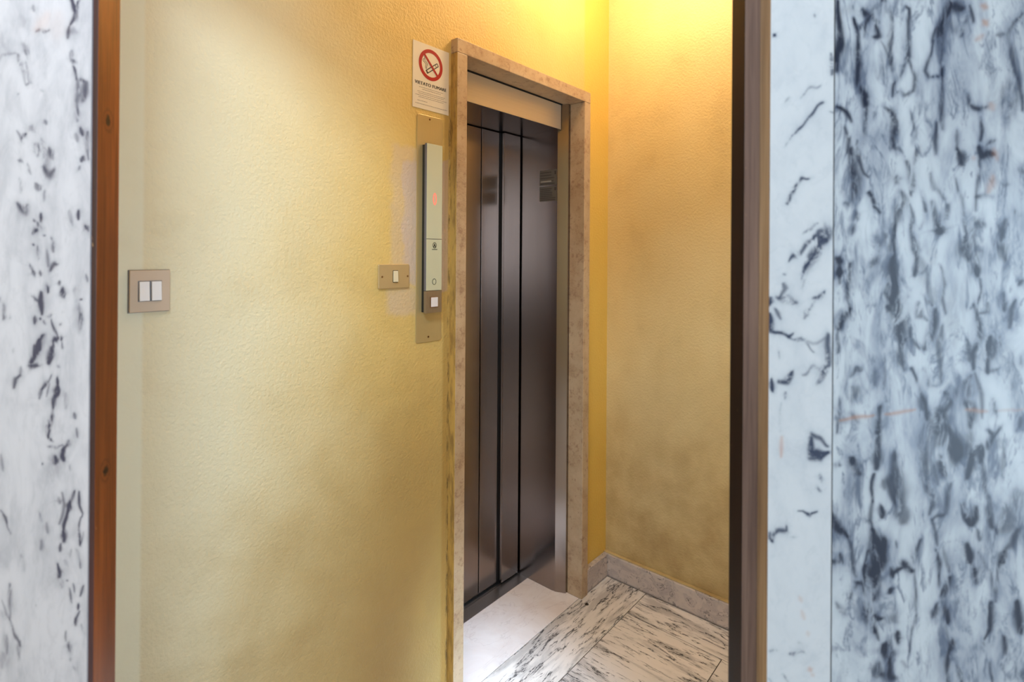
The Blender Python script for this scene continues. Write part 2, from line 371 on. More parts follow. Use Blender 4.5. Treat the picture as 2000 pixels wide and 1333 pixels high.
# veins drawn on the marble slabs: (half width mm, strength, u1,z1,u2,z2,... in mm on the wall)
VEINS_RIGHT = [(3.5,0.9,(459,1815,460,1785,459,1753,457,1730,457,1715)),(2,0.8,(458,1666,470,1656,477,1641)),(3,0.8,(481,1790,485,1770,484,1746,487,1721,486,1698,496,1681,498,1656,497,1633,497,1611)),(2.5,0.8,(481,1788,489,1778,495,1786)),(2.2,0.7,(494,1808,504,1793,499,1781,496,1763)),
(3.5,0.7,(518,1816,523,1811)),(3,0.8,(514,1778,518,1766,511,1762)),(2.2,0.6,(509,1801,509,1788,519,1781)),(2.2,0.6,(531,1806,536,1783,533,1756,531,1733)),(2,0.5,(519,1756,529,1741,534,1723)),
(2.2,0.7,(553,1808,558,1801,556,1766,558,1736,549,1719,539,1699,538,1681)),(2.2,0.6,(556,1734,567,1709,567,1686,554,1674,546,1684)),(3,0.85,(618,1814,613,1801,606,1779,605,1754,606,1734,605,1709)),(5.5,0.7,(618,1811,631,1806)),(2,0.7,(594,1756,584,1729,579,1716,585,1705,599,1706)),
(2,0.6,(599,1774,591,1756)),(2.5,0.6,(605,1709,604,1679,606,1657,607,1637)),(2.2,0.6,(599,1642,596,1617,598,1592)),(2.5,0.7,(643,1806,645,1782)),(2,0.5,(636,1791,632,1766)),
(2.5,0.5,(708,1789,698,1769,703,1752,709,1717,716,1687,719,1657)),(2,0.5,(720,1799,708,1787)),(8.7,0.45,(699,1700,700,1677,699,1657)),(2,0.5,(693,1769,681,1762)),(2.5,0.7,(643,1684,645,1674,657,1664,669,1667)),
(2.2,0.7,(659,1652,661,1635,659,1617)),(3.5,0.85,(658,1607,662,1598,679,1596)),(2.2,0.6,(681,1617,669,1610)),(5,0.85,(627,1599,632,1592,633,1582)),(2.2,0.5,(627,1627,627,1602)),
(2,0.6,(657,1592,660,1567,657,1542,656,1517)),(3.2,0.7,(524,1664,532,1654,536,1636,535,1619,536,1609)),(2,0.5,(510,1656,510,1643)),(2,0.5,(535,1606,550,1601)),(2.2,0.5,(564,1656,568,1631,562,1616)),
(2.5,0.6,(470,1633,476,1618,474,1598)),(4.5,0.75,(480,1603,480,1586,483,1569,483,1551,482,1534)),(2.2,0.7,(489,1616,490,1591,495,1576,503,1566)),(2.2,0.85,(502,1544,508,1534,512,1521,520,1515)),(2,0.5,(470,1529,485,1529)),
(3,0.6,(487,1516,489,1504)),(5,0.6,(539,1566,540,1559)),(3.5,0.7,(557,1591,562,1577,564,1557,561,1542)),(2.5,0.5,(570,1609,567,1587)),(4,0.7,(548,1547,553,1534,545,1519,542,1502,539,1483)),
(2.2,0.7,(578,1544,581,1529,583,1509,578,1494)),(2.2,0.6,(560,1529,565,1509,566,1484)),(3.5,0.75,(595,1529,600,1509,604,1490)),(2.5,0.5,(592,1567,598,1547,610,1539)),(3,0.6,(613,1532,610,1507,605,1495)),
(3,0.6,(625,1562,632,1540,635,1510,640,1485)),(4.5,0.6,(653,1505,668,1495)),(3,0.6,(656,1540,677,1535)),(4.5,0.7,(710,1513,718,1500)),(3.5,0.6,(695,1505,690,1484)),
(2.2,0.4,(692,1557,702,1553)),(3.5,0.5,(715,1575,722,1578)),(7.5,0.3,(466,1805,499,1800,529,1801)),(6.5,0.3,(608,1786,628,1776)),(7.5,0.25,(671,1722,681,1697,672,1667)),
(5.5,0.3,(519,1733,519,1706)),(7,0.3,(494,1691,499,1666)),(5,0.3,(575,1609,572,1592)),(2.2,0.6,(483,1497,481,1482)),(3.2,0.8,(457,1450,465,1447)),
(3,0.9,(463,1437,464,1427)),(2,0.6,(462,1452,464,1415)),(2.5,0.7,(478,1443,477,1418,473,1398,474,1380)),(3,0.85,(475,1380,469,1363,464,1348)),(1.7,0.6,(464,1343,462,1318)),
(2.2,0.5,(513,1488,515,1468,516,1458)),(5,0.5,(526,1483,533,1465)),(2.2,0.5,(516,1455,506,1438)),(6,0.85,(536,1450,538,1433,541,1413)),(7.5,0.85,(541,1413,542,1391,549,1368,549,1348,554,1336)),
(3.5,0.7,(528,1383,534,1378)),(2.2,0.7,(531,1415,526,1403,536,1386)),(4.5,0.7,(554,1338,549,1313,556,1298)),(2.2,0.75,(542,1498,538,1478,540,1453)),(2.2,0.6,(554,1393,561,1398)),
(2,0.8,(568,1296,574,1281,579,1261,583,1241,586,1224)),(3,0.5,(575,1254,580,1234)),(3.2,0.75,(564,1498,568,1473,570,1448,568,1426)),(4,0.5,(573,1476,576,1458)),(7.5,0.4,(578,1441,586,1423,594,1393)),
(2.2,0.6,(574,1388,576,1371,584,1363)),(2,0.6,(579,1398,591,1386)),(3.5,0.8,(596,1379,594,1359,588,1336,584,1326)),(2.7,0.6,(566,1358,565,1338,577,1324)),(3.5,0.6,(605,1354,601,1329,604,1304,604,1281)),
(2.2,0.5,(584,1294,592,1274,602,1276)),(2.2,0.6,(604,1443,611,1418,609,1391,614,1369)),(6,0.8,(603,1498,605,1491)),(6,0.75,(638,1479,636,1461,643,1454)),(6.5,0.5,(650,1491,655,1466,653,1436)),
(3.5,0.85,(656,1444,658,1426)),(2.2,0.75,(662,1421,665,1401,656,1386,649,1381)),(3.2,0.8,(653,1384,660,1359,663,1339,651,1319,652,1294)),(3,0.6,(644,1339,646,1309)),(2.2,0.6,(671,1389,673,1374,661,1374)),
(4,0.9,(676,1339,671,1319,669,1292)),(5,0.6,(686,1339,679,1314)),(5,0.7,(685,1479,693,1466,695,1449)),(2.2,0.5,(685,1499,695,1484)),(3.5,0.8,(692,1399,693,1379)),
(3,0.7,(711,1392,703,1377,701,1352)),(3,0.7,(716,1414,721,1419)),(2.5,0.5,(719,1314,721,1300)),(3,0.5,(686,1297,674,1294)),(2,0.6,(487,1298,480,1285)),
(2.5,0.6,(487,1298,492,1289)),(4.5,0.45,(482,1266,487,1256,482,1248)),(3.5,0.4,(512,1286,512,1271)),(2,0.4,(527,1313,526,1283,525,1263)),(2.2,0.6,(464,1250,464,1228,459,1208)),
(3.5,0.95,(522,1238,520,1218,518,1193,516,1165)),(2,0.4,(476,1233,488,1218)),(7,0.8,(639,1274,639,1249)),(3.5,0.7,(647,1284,634,1262)),(6.5,0.85,(602,1236,607,1212,605,1187)),
(7.5,0.8,(615,1207,627,1192,632,1174)),(3.5,0.7,(612,1261,622,1247,610,1231)),(4,0.8,(642,1249,652,1234,650,1214)),(3.5,0.8,(670,1214,680,1205,667,1187,662,1166)),(2.2,0.6,(694,1217,682,1202)),
(2.5,0.6,(677,1259,684,1232)),(2.2,0.6,(654,1287,662,1259,664,1229)),(3,0.6,(719,1230,717,1215)),(7,0.5,(587,1211,585,1186,583,1166)),(3.5,0.6,(543,1176,543,1165)),
(2.5,0.7,(480,1171,483,1165)),(5,0.4,(687,1192,695,1177)),(3.5,0.5,(587,1234,597,1204)),(6.5,0.5,(650,1204,645,1172)),(10,0.25,(516,1448,511,1423)),
(11.2,0.3,(631,1411,626,1374,624,1339)),(10,0.25,(694,1324,707,1275)),(7.5,0.25,(598,1468,593,1448)),(5,0.85,(518,1185,517,1170,515,1155)),(2.2,0.85,(512,1145,510,1125,511,1105)),
(3,0.6,(511,1105,508,1080,513,1065)),(3.5,0.8,(480,1170,485,1155,492,1147)),(2.2,0.7,(459,1162,465,1160)),(5,0.55,(541,1170,543,1145,535,1135,543,1120,548,1103)),(8,0.55,(543,1148,548,1128,551,1108)),
(6.5,0.6,(552,1103,553,1080)),(4,0.5,(527,1135,528,1125)),(3,0.9,(524,1100,525,1088)),(5.5,1,(513,1065,516,1045,514,1025)),(6.5,1,(529,1050,524,1030,519,1010)),
(5.5,1,(514,1025,514,1000,512,975)),(2.2,0.9,(506,1035,501,1010,502,990)),(5,1,(505,965,509,945,517,928)),(3,0.9,(514,945,524,945)),(2.2,0.7,(519,928,522,913)),
(2.2,0.8,(487,993,497,990,504,973)),(2.2,0.6,(487,990,480,970)),(3,0.9,(452,1087,461,1067,474,1062)),(2,0.6,(474,1060,481,1040,484,1015,487,1000)),(2.2,0.8,(465,1035,470,1022)),
(3,0.7,(456,1025,464,1022)),(3.5,0.5,(462,963,472,948)),(2.2,0.9,(536,1015,539,1005)),(3.5,0.85,(554,1020,564,1013,569,1011)),(2.2,0.8,(539,1010,554,1013)),
(2.2,0.7,(576,1053,569,1036,571,1021)),(1.5,0.6,(545,1053,546,1040)),(3,0.85,(536,988,537,980)),(7.5,0.45,(532,946,539,938)),(3.5,0.8,(547,921,548,911)),
(6,0.95,(531,903,532,888)),(2.2,0.85,(535,886,535,863)),(5,0.7,(520,876,517,863)),(5,0.7,(525,863,540,858)),(3,0.4,(552,881,560,876)),
(1.7,0.6,(571,1011,574,971,575,948,567,928,564,898)),(7,0.5,(585,1178,588,1150,588,1128)),(3,0.6,(588,1135,598,1111,593,1086)),(5,0.75,(608,1170,613,1148)),(6.5,0.7,(617,1185,627,1171,632,1181)),
(4,0.9,(652,1171,648,1156,644,1140)),(5,0.7,(662,1186,652,1171)),(2.2,0.6,(620,1136,618,1111,616,1091,598,1076)),(2,0.5,(598,1160,605,1131)),(3.5,0.95,(637,1101,640,1088,648,1078)),
(3.5,0.95,(655,1103,653,1091,649,1081)),(2.2,0.6,(656,1074,663,1056)),(4.5,0.95,(645,1049,647,1036,646,1021)),(3.5,0.9,(646,1021,652,1011,655,994)),(2,0.6,(596,1078,603,1061,603,1046)),
(3,0.8,(600,1038,605,1023,605,1006)),(2.5,0.7,(604,1006,611,978,614,956)),(3.5,0.7,(601,961,598,948)),(3,0.8,(614,973,620,1001)),(2.5,0.5,(613,1046,619,1011)),
(3,0.8,(611,964,620,941)),(2.2,0.8,(618,944,620,939)),(4,0.8,(625,911,622,901)),(3.2,0.8,(619,899,617,876,616,853)),(2.2,0.4,(614,936,617,911)),
(3.5,0.6,(634,876,640,853)),(2.2,0.6,(665,1176,668,1136,672,1111)),(3,0.7,(673,1114,678,1076,686,1066)),(8.5,0.55,(698,1104,705,1081,688,1071)),(6,0.5,(715,1124,713,1106,720,1121)),
(4,0.5,(695,1171,695,1141)),(4.5,0.6,(718,1069,708,1051,698,1046)),(3.2,0.9,(696,1041,695,1024)),(2.2,0.7,(693,1024,688,996,686,969)),(3,0.8,(680,966,681,949,679,927,669,917)),
(2.2,0.5,(678,1011,681,974)),(2.2,0.6,(663,1036,676,1011)),(4.5,0.9,(715,962,717,947,720,924)),(3.5,0.75,(698,917,698,897)),(3,0.5,(667,912,669,899)),
(3,0.7,(679,879,682,854)),(2.2,0.4,(694,882,697,872)),(6,0.4,(714,877,727,854)),(1.5,0.4,(575,890,577,887)),(2,0.3,(636,941,642,931)),
(2,0.3,(633,969,634,961)),(7.5,0.3,(658,1026,656,1001)),(7.5,0.3,(490,1160,486,1135,483,1110))]
RUST_RIGHT = [(3,0.9,(662,1809,668,1807)),(3,1,(664,1787,668,1782)),(2.2,0.6,(653,1759,662,1767)),(3,0.6,(675,1670,678,1662)),(2.2,0.5,(650,1595,651,1592)),
(2.5,0.6,(679,1605,684,1592)),(3,0.7,(678,1567,677,1557,672,1545)),(1.5,1,(465,1222,487,1226,512,1229)),(1.5,1,(529,1231,547,1234,570,1237)),(1.5,0.8,(642,1237,662,1236,672,1237)),
(1.2,0.5,(687,1237,724,1240))]
VEINS_NARROW = [(3,0.9,(368,1767,370,1765)),(1.7,0.5,(423,1795,424,1790)),(1.5,0.45,(407,1675,420,1687,432,1694)),(2.2,0.7,(438,1670,422,1653,407,1638,393,1625)),(1.5,0.35,(393,1625,385,1610)),
(2,0.35,(383,1675,387,1678)),(2.7,0.8,(388,1528,393,1540,403,1553,410,1561,422,1562)),(2.2,0.6,(452,1740,451,1710)),(1.2,0.5,(445,1657,453,1657)),(6.2,0.6,(443,1496,446,1483)),
(2.2,0.5,(411,1483,431,1496)),(2.7,0.7,(391,1446,402,1459,416,1470,426,1477)),(5.5,0.8,(426,1477,441,1475)),(5,0.8,(443,1477,431,1465,421,1450,411,1427)),(2.5,0.8,(421,1445,409,1420)),
(3.5,0.6,(443,1490,431,1482)),(1.2,0.5,(383,1431,386,1429)),(2.5,0.6,(385,1417,387,1410,377,1397)),(4.5,0.6,(374,1397,389,1395,402,1387)),(3.5,0.95,(365,1394,365,1384)),
(3,0.95,(366,1369,367,1352)),(3.5,0.6,(374,1377,382,1367)),(2.2,0.8,(369,1352,382,1345,391,1340,399,1347)),(2,0.6,(391,1340,407,1332,417,1327,428,1316)),(2.2,0.4,(407,1332,434,1330,444,1338)),
(3.2,0.8,(441,1402,434,1392,427,1390)),(3.2,0.6,(418,1375,414,1365)),(2,0.5,(432,1387,419,1375)),(4,0.7,(448,1343,446,1318,445,1300)),(3.5,0.8,(442,1298,437,1283,431,1270)),
(3,0.5,(437,1290,420,1290,410,1285)),(3.2,0.8,(394,1292,387,1277,377,1277)),(3,0.95,(366,1280,367,1267)),(1.5,0.5,(377,1322,377,1312)),(2,0.5,(385,1262,384,1252)),
(3.5,0.7,(425,1198,438,1194,448,1188)),(4,0.8,(424,1193,426,1170,438,1168,448,1176)),(1.5,0.3,(380,1247,380,1208)),(3,0.35,(436,1467,411,1410)),(3.5,0.8,(425,1177,438,1172,448,1177)),
(3,0.6,(436,1142,437,1136)),(3,0.6,(435,1123,436,1121)),(1.5,0.8,(404,1092,411,1094,419,1088,431,1091)),(2.2,0.7,(419,1089,420,1084)),(3,0.7,(386,1074,386,1067,376,1069,371,1062)),
(3.5,0.95,(366,1064,369,1054)),(1.2,0.5,(396,1058,403,1053)),(2.2,0.6,(395,893,405,892,415,890)),(3,0.35,(407,905,412,895)),(1.7,0.6,(365,900,375,897)),
(1.5,0.5,(385,865,393,852)),(1.2,0.5,(365,857,375,852))]
RUST_NARROW = [(1.7,0.7,(382,1198,382,1170)),(1.5,0.6,(382,1184,382,1171)),(1.5,0.5,(409,972,412,965)),(1.5,0.5,(412,952,416,940)),(1.5,0.4,(420,922,421,917)),
(2.2,0.8,(423,872,425,868)),(1.5,0.5,(426,863,429,860))]
VEINS_LEFT = [(1.8,0.8,(-650,1822,-643,1807,-639,1817)),(2.3,0.7,(-640,1809,-643,1799,-648,1789)),(2.1,0.6,(-650,1786,-653,1763)),(4.7,0.35,(-650,1776,-640,1778)),(2.1,0.5,(-647,1747,-650,1734)),
(3.6,0.6,(-652,1729,-645,1731)),(1.8,0.7,(-646,1721,-644,1703)),(3.1,0.5,(-642,1703,-639,1685,-640,1669)),(3.4,0.6,(-635,1703,-629,1700,-631,1677)),(2.3,0.6,(-639,1667,-638,1648)),
(2.3,0.7,(-632,1638,-628,1628)),(2.3,0.4,(-639,1628,-637,1617)),(2.3,0.7,(-629,1594,-632,1586)),(1.6,0.5,(-623,1633,-622,1589)),(1.8,0.45,(-729,1744,-725,1731,-720,1718,-714,1701)),
(1.8,0.5,(-723,1752,-715,1723,-708,1708,-713,1701)),(3.6,0.4,(-723,1757,-717,1747)),(1.6,0.35,(-754,1723,-746,1741,-738,1746,-729,1744)),(1.6,0.5,(-707,1770,-692,1773,-681,1780)),(5.2,0.25,(-725,1788,-720,1778)),
(2.3,0.4,(-707,1811,-706,1801)),(1.3,0.4,(-727,1687,-725,1686)),(1,0.3,(-694,1695,-691,1691)),(2.3,0.8,(-719,1619,-714,1623)),(1.3,0.5,(-730,1630,-724,1622,-718,1609)),
(3.1,0.4,(-706,1635,-702,1625)),(1.8,0.5,(-688,1638,-685,1630)),(2.3,0.6,(-702,1607,-700,1599,-698,1590)),(4.7,0.4,(-691,1609,-688,1588,-688,1573)),(3.6,0.6,(-681,1599,-677,1591)),
(4.2,0.55,(-690,1576,-680,1565,-676,1573)),(1.3,0.5,(-725,1586,-719,1581)),(1.6,0.45,(-712,1581,-707,1568)),(2.1,0.6,(-701,1552,-698,1544)),(2.3,0.35,(-723,1560,-720,1539)),
(3.6,0.65,(-726,1523,-718,1513,-713,1523)),(2.1,0.4,(-690,1542,-691,1529)),(1.8,0.8,(-693,1508,-694,1498)),(2.3,0.4,(-650,1516,-648,1488)),(1.3,0.8,(-638,1514,-638,1498)),
(2.6,0.8,(-627,1485,-624,1481)),(1.8,0.7,(-699,1495,-696,1487,-703,1476)),(1.8,0.6,(-705,1498,-703,1494)),(1.6,0.5,(-635,1578,-638,1571)),(7.8,0.15,(-665,1687,-657,1656,-662,1602)),
(3.6,0.2,(-754,1780,-743,1754,-738,1746)),(2.1,0.8,(-699,1489,-696,1486,-703,1478,-708,1472)),(1,0.9,(-690,1474,-687,1474)),(1,0.9,(-675,1474,-674,1472)),(1,0.9,(-706,1457,-706,1456)),
(1.3,0.5,(-699,1457,-697,1439)),(2.6,0.45,(-682,1452,-680,1432)),(2.1,0.5,(-671,1471,-671,1455)),(2.6,0.6,(-676,1426,-671,1434,-666,1432)),(2.1,0.8,(-704,1422,-702,1416)),
(1.3,0.6,(-709,1431,-704,1422)),(1.6,0.6,(-693,1424,-692,1419)),(2.3,0.85,(-683,1406,-680,1398)),(1.6,0.7,(-664,1406,-663,1401)),(2.6,0.9,(-660,1395,-659,1385)),
(1.8,0.8,(-689,1398,-690,1387,-688,1374,-687,1364)),(1.6,0.6,(-703,1387,-693,1385)),(1.8,0.8,(-698,1359,-700,1348)),(1.3,0.8,(-690,1358,-690,1355)),(1.6,0.8,(-678,1362,-678,1359)),
(1,0.5,(-685,1354,-684,1347)),(1.3,0.7,(-676,1354,-673,1338,-668,1327)),(2.6,0.8,(-668,1327,-677,1320)),(1.8,0.7,(-664,1347,-663,1346)),(2.3,0.8,(-661,1328,-660,1324)),
(1.3,0.6,(-659,1320,-659,1306)),(2.3,0.9,(-689,1330,-693,1323,-694,1310)),(2.3,0.9,(-695,1325,-699,1312,-703,1294)),(2.1,0.7,(-702,1317,-700,1304)),(2.9,0.7,(-703,1289,-696,1286)),
(2.9,0.9,(-681,1310,-681,1299,-685,1288)),(1.3,0.7,(-677,1320,-677,1310)),(2.6,0.45,(-640,1398,-638,1385)),(3.1,0.4,(-635,1377,-629,1362,-626,1341)),(1.6,0.7,(-628,1379,-627,1380)),
(2.1,0.6,(-627,1357,-627,1342)),(2.1,0.45,(-751,1379,-746,1366,-747,1351)),(2.3,0.4,(-746,1353,-737,1349)),(1.3,0.3,(-730,1315,-731,1309)),(1.6,0.4,(-717,1286,-718,1273)),
(3.1,0.6,(-719,1270,-726,1265,-728,1250)),(1.6,0.7,(-682,1268,-687,1258,-691,1250)),(1.3,0.6,(-691,1250,-693,1236)),(1,0.5,(-682,1258,-683,1237)),(1.6,0.4,(-670,1279,-665,1276)),
(2.1,0.9,(-670,1262,-668,1253)),(3.4,0.95,(-668,1253,-670,1237)),(2.3,0.9,(-671,1237,-672,1219)),(2.6,0.9,(-672,1209,-676,1193,-675,1180)),(1,0.6,(-675,1229,-672,1206)),
(2.3,0.35,(-653,1245,-654,1224)),(1.8,0.6,(-644,1217,-642,1209)),(1.3,0.5,(-641,1193,-638,1178)),(1.8,0.9,(-651,1178,-651,1170,-658,1162)),(1.3,0.7,(-675,1180,-669,1175)),
(1.6,0.5,(-678,1167,-667,1167,-658,1170)),(2.3,0.7,(-659,1154,-658,1146)),(2.3,0.5,(-669,1151,-667,1146)),(5.2,0.15,(-737,1231,-698,1224)),(1,0.3,(-663,1364,-658,1364)),
(1.6,0.5,(-625,1419,-624,1411)),(10.4,0.12,(-684,1452,-679,1387)),(2.1,0.8,(-654,1166,-659,1153,-658,1148)),(2.6,0.7,(-669,1153,-672,1142)),(1,0.9,(-685,1138,-684,1137)),
(5.2,0.2,(-664,1140,-674,1116)),(1,0.4,(-650,1143,-648,1132)),(2.1,0.8,(-639,1102,-642,1091,-648,1078)),(3.1,0.95,(-647,1083,-649,1073)),(1.8,0.9,(-651,1073,-653,1057,-653,1047)),
(2.9,0.8,(-654,1044,-653,1031)),(2.3,0.35,(-649,1047,-648,1039)),(2.1,0.7,(-658,1026,-659,1015)),(1.8,0.5,(-660,1096,-657,1080,-660,1057)),(2.6,0.5,(-665,1088,-664,1083)),
(1.3,0.7,(-631,1104,-631,1080,-627,1067,-629,1062)),(1.3,0.7,(-631,1062,-635,1042,-632,1021)),(1,0.6,(-628,1036,-632,1021)),(2.6,0.4,(-644,1016,-645,1005)),(1.3,0.6,(-635,1013,-632,992)),
(2.1,0.3,(-653,1000,-649,990)),(2.3,0.8,(-662,992,-660,982,-662,971)),(2.1,0.4,(-663,971,-658,953)),(1,0.7,(-652,964,-651,961)),(1.3,0.6,(-643,961,-641,948)),
(1.3,0.6,(-650,951,-646,935)),(1.6,0.7,(-625,961,-630,946)),(1.3,0.8,(-632,935,-632,925)),(2.3,0.6,(-635,914,-634,907)),(1.3,0.6,(-629,922,-634,911)),
(1.3,0.6,(-651,899,-649,886)),(2.9,0.9,(-645,883,-644,874)),(1.3,0.4,(-626,904,-620,889)),(1.3,0.4,(-643,862,-643,855)),(2.3,0.3,(-639,842,-636,837)),
(1,0.4,(-692,1070,-688,1059)),(2.1,0.4,(-680,1057,-681,1044)),(3.1,0.4,(-691,1028,-691,1015)),(1.3,0.5,(-749,1077,-741,1062,-736,1043,-731,1033)),(1.6,0.5,(-745,1067,-737,1051)),
(2.1,0.4,(-750,1152,-746,1134)),(2.3,0.5,(-732,966,-731,945,-734,911)),(1.3,0.4,(-744,937,-740,916,-735,906)),(1.3,0.55,(-736,909,-730,890,-719,872)),(3.1,0.45,(-721,878,-722,857)),
(2.1,0.4,(-741,885,-740,862)),(3.6,0.3,(-745,862,-745,841)),(2.6,0.3,(-715,999,-712,979)),(5.2,0.2,(-719,849,-719,820)),(2.6,0.2,(-748,919,-744,911)),
(1,0.4,(-693,941,-693,940))]
RUST_LEFT = [(5.2,0.35,(-684,1801,-689,1791,-702,1778)),(7.8,0.18,(-668,1801,-671,1770))]

# ------------------------------------------------------------------ the vestibule shell
WT = 0.25
CEIL = 2.85
XJL, XJR, HOP = -0.9756, -0.1952, 2.14        # outer edges of the stone surround
TS = 0.0448                                   # stone face width
# elevator-side wall, with the opening
b = box_bm((-4.4, XJL+.02, 0, WT, 0, CEIL), (XJR-.02, 0.0, 0, WT, 0, CEIL), (XJL+.02, XJR-.02, 0, WT, HOP-.02, CEIL))
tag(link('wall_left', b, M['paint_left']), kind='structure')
b = box_bm((0, WT, -2.5, WT, 0, CEIL))
tag(link('wall_right', b, M['paint']), kind='structure')
b = box_bm((-6.5, 4.5, -6.5, 1.2, CEIL, CEIL+.1))
tag(link('ceiling', b, M['ceiling']), kind='structure')

# floor of marble slabs
def build_floor():
    bm = bmesh.new(); lay = bm.verts.layers.float_vector.new('tile_coord')
    bx(bm, -6.5, 3.5, -6.5, 0.3, -.06, -.0015, 1)
    g = .0016; rnd = random.Random(5)
    def tile(x0, x1, y0, y1, along_x, z=0.0):
        x0 += g; x1 -= g; y0 += g; y1 -= g
        ox, oy, oz = rnd.uniform(0, 40), rnd.uniform(0, 40), rnd.uniform(0, 40)
        vs_ = bx(bm, x0, x1, y0, y1, -.012, z, 0)
        for v in vs_:
            a, c = (v.co.x, v.co.y) if along_x else (v.co.y, -v.co.x)
            sk = .0
            v[lay] = (ox + a + sk*c, oy + c, oz)
    # border strip beside the elevator wall, runs along it
    x = 0.0
    for L in (1.35, 1.2, 1.2, 1.2):
        tile(x-L, x, -.213, -.016, True); x -= L
    # bond: rows along the right-hand wall, slabs run away from the elevator wall
    y = -.213; k = 0
    for j in range(16):
        y1 = y; y0 = y - .381
        x = -.19
        while x > -5.2:
            tile(x-.57, x, y0, y1, False); x -= .57
        y = y0
    y = -.213
    for L in (.9, .76, .76, .76, .76, .76):
        tile(-.19, .0, y-L, y, False); y -= L
    x = 0
    while x < 3.0:
        tile(x, x+.57, -6, -2.2, False); x += .57
    return bm
tag(link('floor', build_floor(), [M['floor'], M['grout']]), kind='structure')

# skirting
def skirt(name, x0, x1, y0, y1, h, mat=M['skirting']):
    tag(link(name, box_bm((x0, x1, y0, y1, 0, h)), mat, bevel=.003), kind='structure')
skirt('baseboard_left', XJR+.0005, -.0255, -.025, -.0003, .1004)
skirt('baseboard_right', -.025, -.0003, -2.2, -.0003, .1004)
br = bpy.data.objects['baseboard_right']
link('paint_ridge', box_bm((-.018, -.0003, -2.2, -.0003, .1006, .1050)), M['paint'], br, bevel=.002)
bm = bmesh.new()
prof = [(-3.2, 0), (-.986, 0), (-.986, .055), (-.990, .072), (-1.0, .082), (-1.02, .086), (-3.2, .086)]
plate_xz(bm, prof, -.022, -.0003)
tag(link('baseboard_front', bm, M['skirting'], bevel=.002), kind='structure')

# ------------------------------------------------------------------ elevator entrance
ev = empty('door_1', ((XJL+XJR)/2, 0, 0))
tag(ev, kind='structure')
EV = Vector(ev.location)
def evl(name, bm, mat, bevel=0.0, parent=None, **kw):
    for v in bm.verts: v.co -= EV
    return link(name, bm, mat, parent or ev, bevel=bevel, **kw)
PF, PB = -.0294, .0690
lj = evl('stone_jamb', box_bm((XJL, XJL+TS, PF, PB, 0, HOP-TS-.0006)), [M['stone'], M['ochre']], .0018)
for p in lj.data.polygons:
    if p.normal.x < -.9: p.material_index = 1       # its side was painted over with the wall
evl('stone_jamb', box_bm((XJR-TS, XJR, PF, .0450, 0, HOP-TS-.0006)), M['stone'], .0018)
evl('stone_lintel', box_bm((XJL, XJR, PF, PB, HOP-TS, HOP)), M['stone'], .0018)
XL2, XR2 = -.900, -.271
ZH = 1.9854
# steel portal: front strip plus deep return on each side
bm = bmesh.new()
prism(bm, [(XR2, .36), (XR2+.0005, .088), (XJR-TS-.0110, .0456), (XJR-TS+.0180, .0456), (XJR-TS+.0180, .0475), (XJR-TS-.0095, .0475), (XR2+.0030, .089), (XR2+.0025, .36)], .0009, 2.0948)
evl('steel_jamb', bm, M['steel'])
bm = bmesh.new()
prism(bm, [(XJL+TS-.02, .0703), (XL2, .0703), (XL2, .36), (XL2-.0015, .36), (XL2-.0015, .0715), (XJL+TS-.02, .0715)], .0005, 2.12)
evl('steel_jamb', bm, M['steel'])
# header: front face and underside
bm = bmesh.new()
bx(bm, XL2, XR2-.0010, .0700, .0716, ZH, HOP-TS-.006)
evl('header_panel', bm, M['steel_head'], .0006)
evl('header_soffit', box_bm((XL2+.0005, XR2-.0005, .0718, .36, ZH+.0002, ZH+.0022)), M['steel'])
evl('shadow_gap', box_bm((XL2-.02, XR2+.02, .0720, .0740, HOP-TS-.008, HOP+.03)), M['dark'])
# door leaves
ZD = .010
def leaf(x0, x1, y, z1=ZH-.003):
    bm = bmesh.new(); bx(bm, x0, x1, y, y+.018, ZD, z1)
    return evl('door_panel', bm, M['steel'], .0012)
leaf(XL2+.003, -.5125, .3115)
leaf(-.5085, -.380, .3100)
leaf(-.3895, -.2790, .2895)
evl('seal_strip', box_bm((-.516, -.505, .3305, .333, ZD, ZH-.003)), M['dark'])
evl('seal_strip', box_bm((-.400, -.2712, .3085, .3098, ZD, ZH-.002)), M['dark'])
evl('shaft_back', box_bm((-1.0, -.2, .3601, .37, -.01, 2.2)), M['dark'])
# sill with running grooves
bm = bmesh.new()
bx(bm, XL2, XR2, .2375, .2955, -.02, .0008)
bx(bm, XL2, XR2, .2985, .3075, -.02, .0008)
bx(bm, XL2, XR2, .3105, .36, -.02, .0008)
bx(bm, XL2, XR2, .2375, .36, -.03, -.012)
evl('steel_sill', bm, M['steel_sill'])
evl('threshold_slab', box_bm((XJL+TS+.0005, XJR-TS-.0005, -.0155, .0695, -.02, .0006), (XL2+.0005, XR2-.0005, .0695, .2370, -.02, .0006), (XR2-.0005, XR2+.015, .0695, .10, -.02, .0006)), M['threshold'])
# notice stuck on the right-hand steel return
xs = XR2 - .0007
st = evl('notice_sticker', box_bm((xs, XR2-.0001, .0912, .1840, 1.752, 1.8180), (xs, XR2-.0001, .0912, .1840, 1.6820, 1.7465)), M['sticker'])
tag(st, 'dull grey two-block printed notice')
bm = bmesh.new(); rnd = random.Random(3)
for zb, n, zt in ((1.757, 5, 1.806), (1.687, 7, 1.734)):
    for i in range(n):
        z = zb + (zt-zb)*i/(n-1)
        bx(bm, xs-.0004, xs, .112+rnd.uniform(0, .012) if i > 2 else .097+rnd.uniform(0, .02), .180, z, z+.0028)
bx(bm, xs-.0004, xs, .0945, .1025, 1.797, 1.812); bx(bm, xs-.0004, xs, .0945, .1025, 1.727, 1.741)
pr = evl('printed_lines', bm, M['sticker_print']); pr.parent = st
bm = box_bm((xs-.0006, xs-.0002, .120, .178, 1.7655, 1.7715))
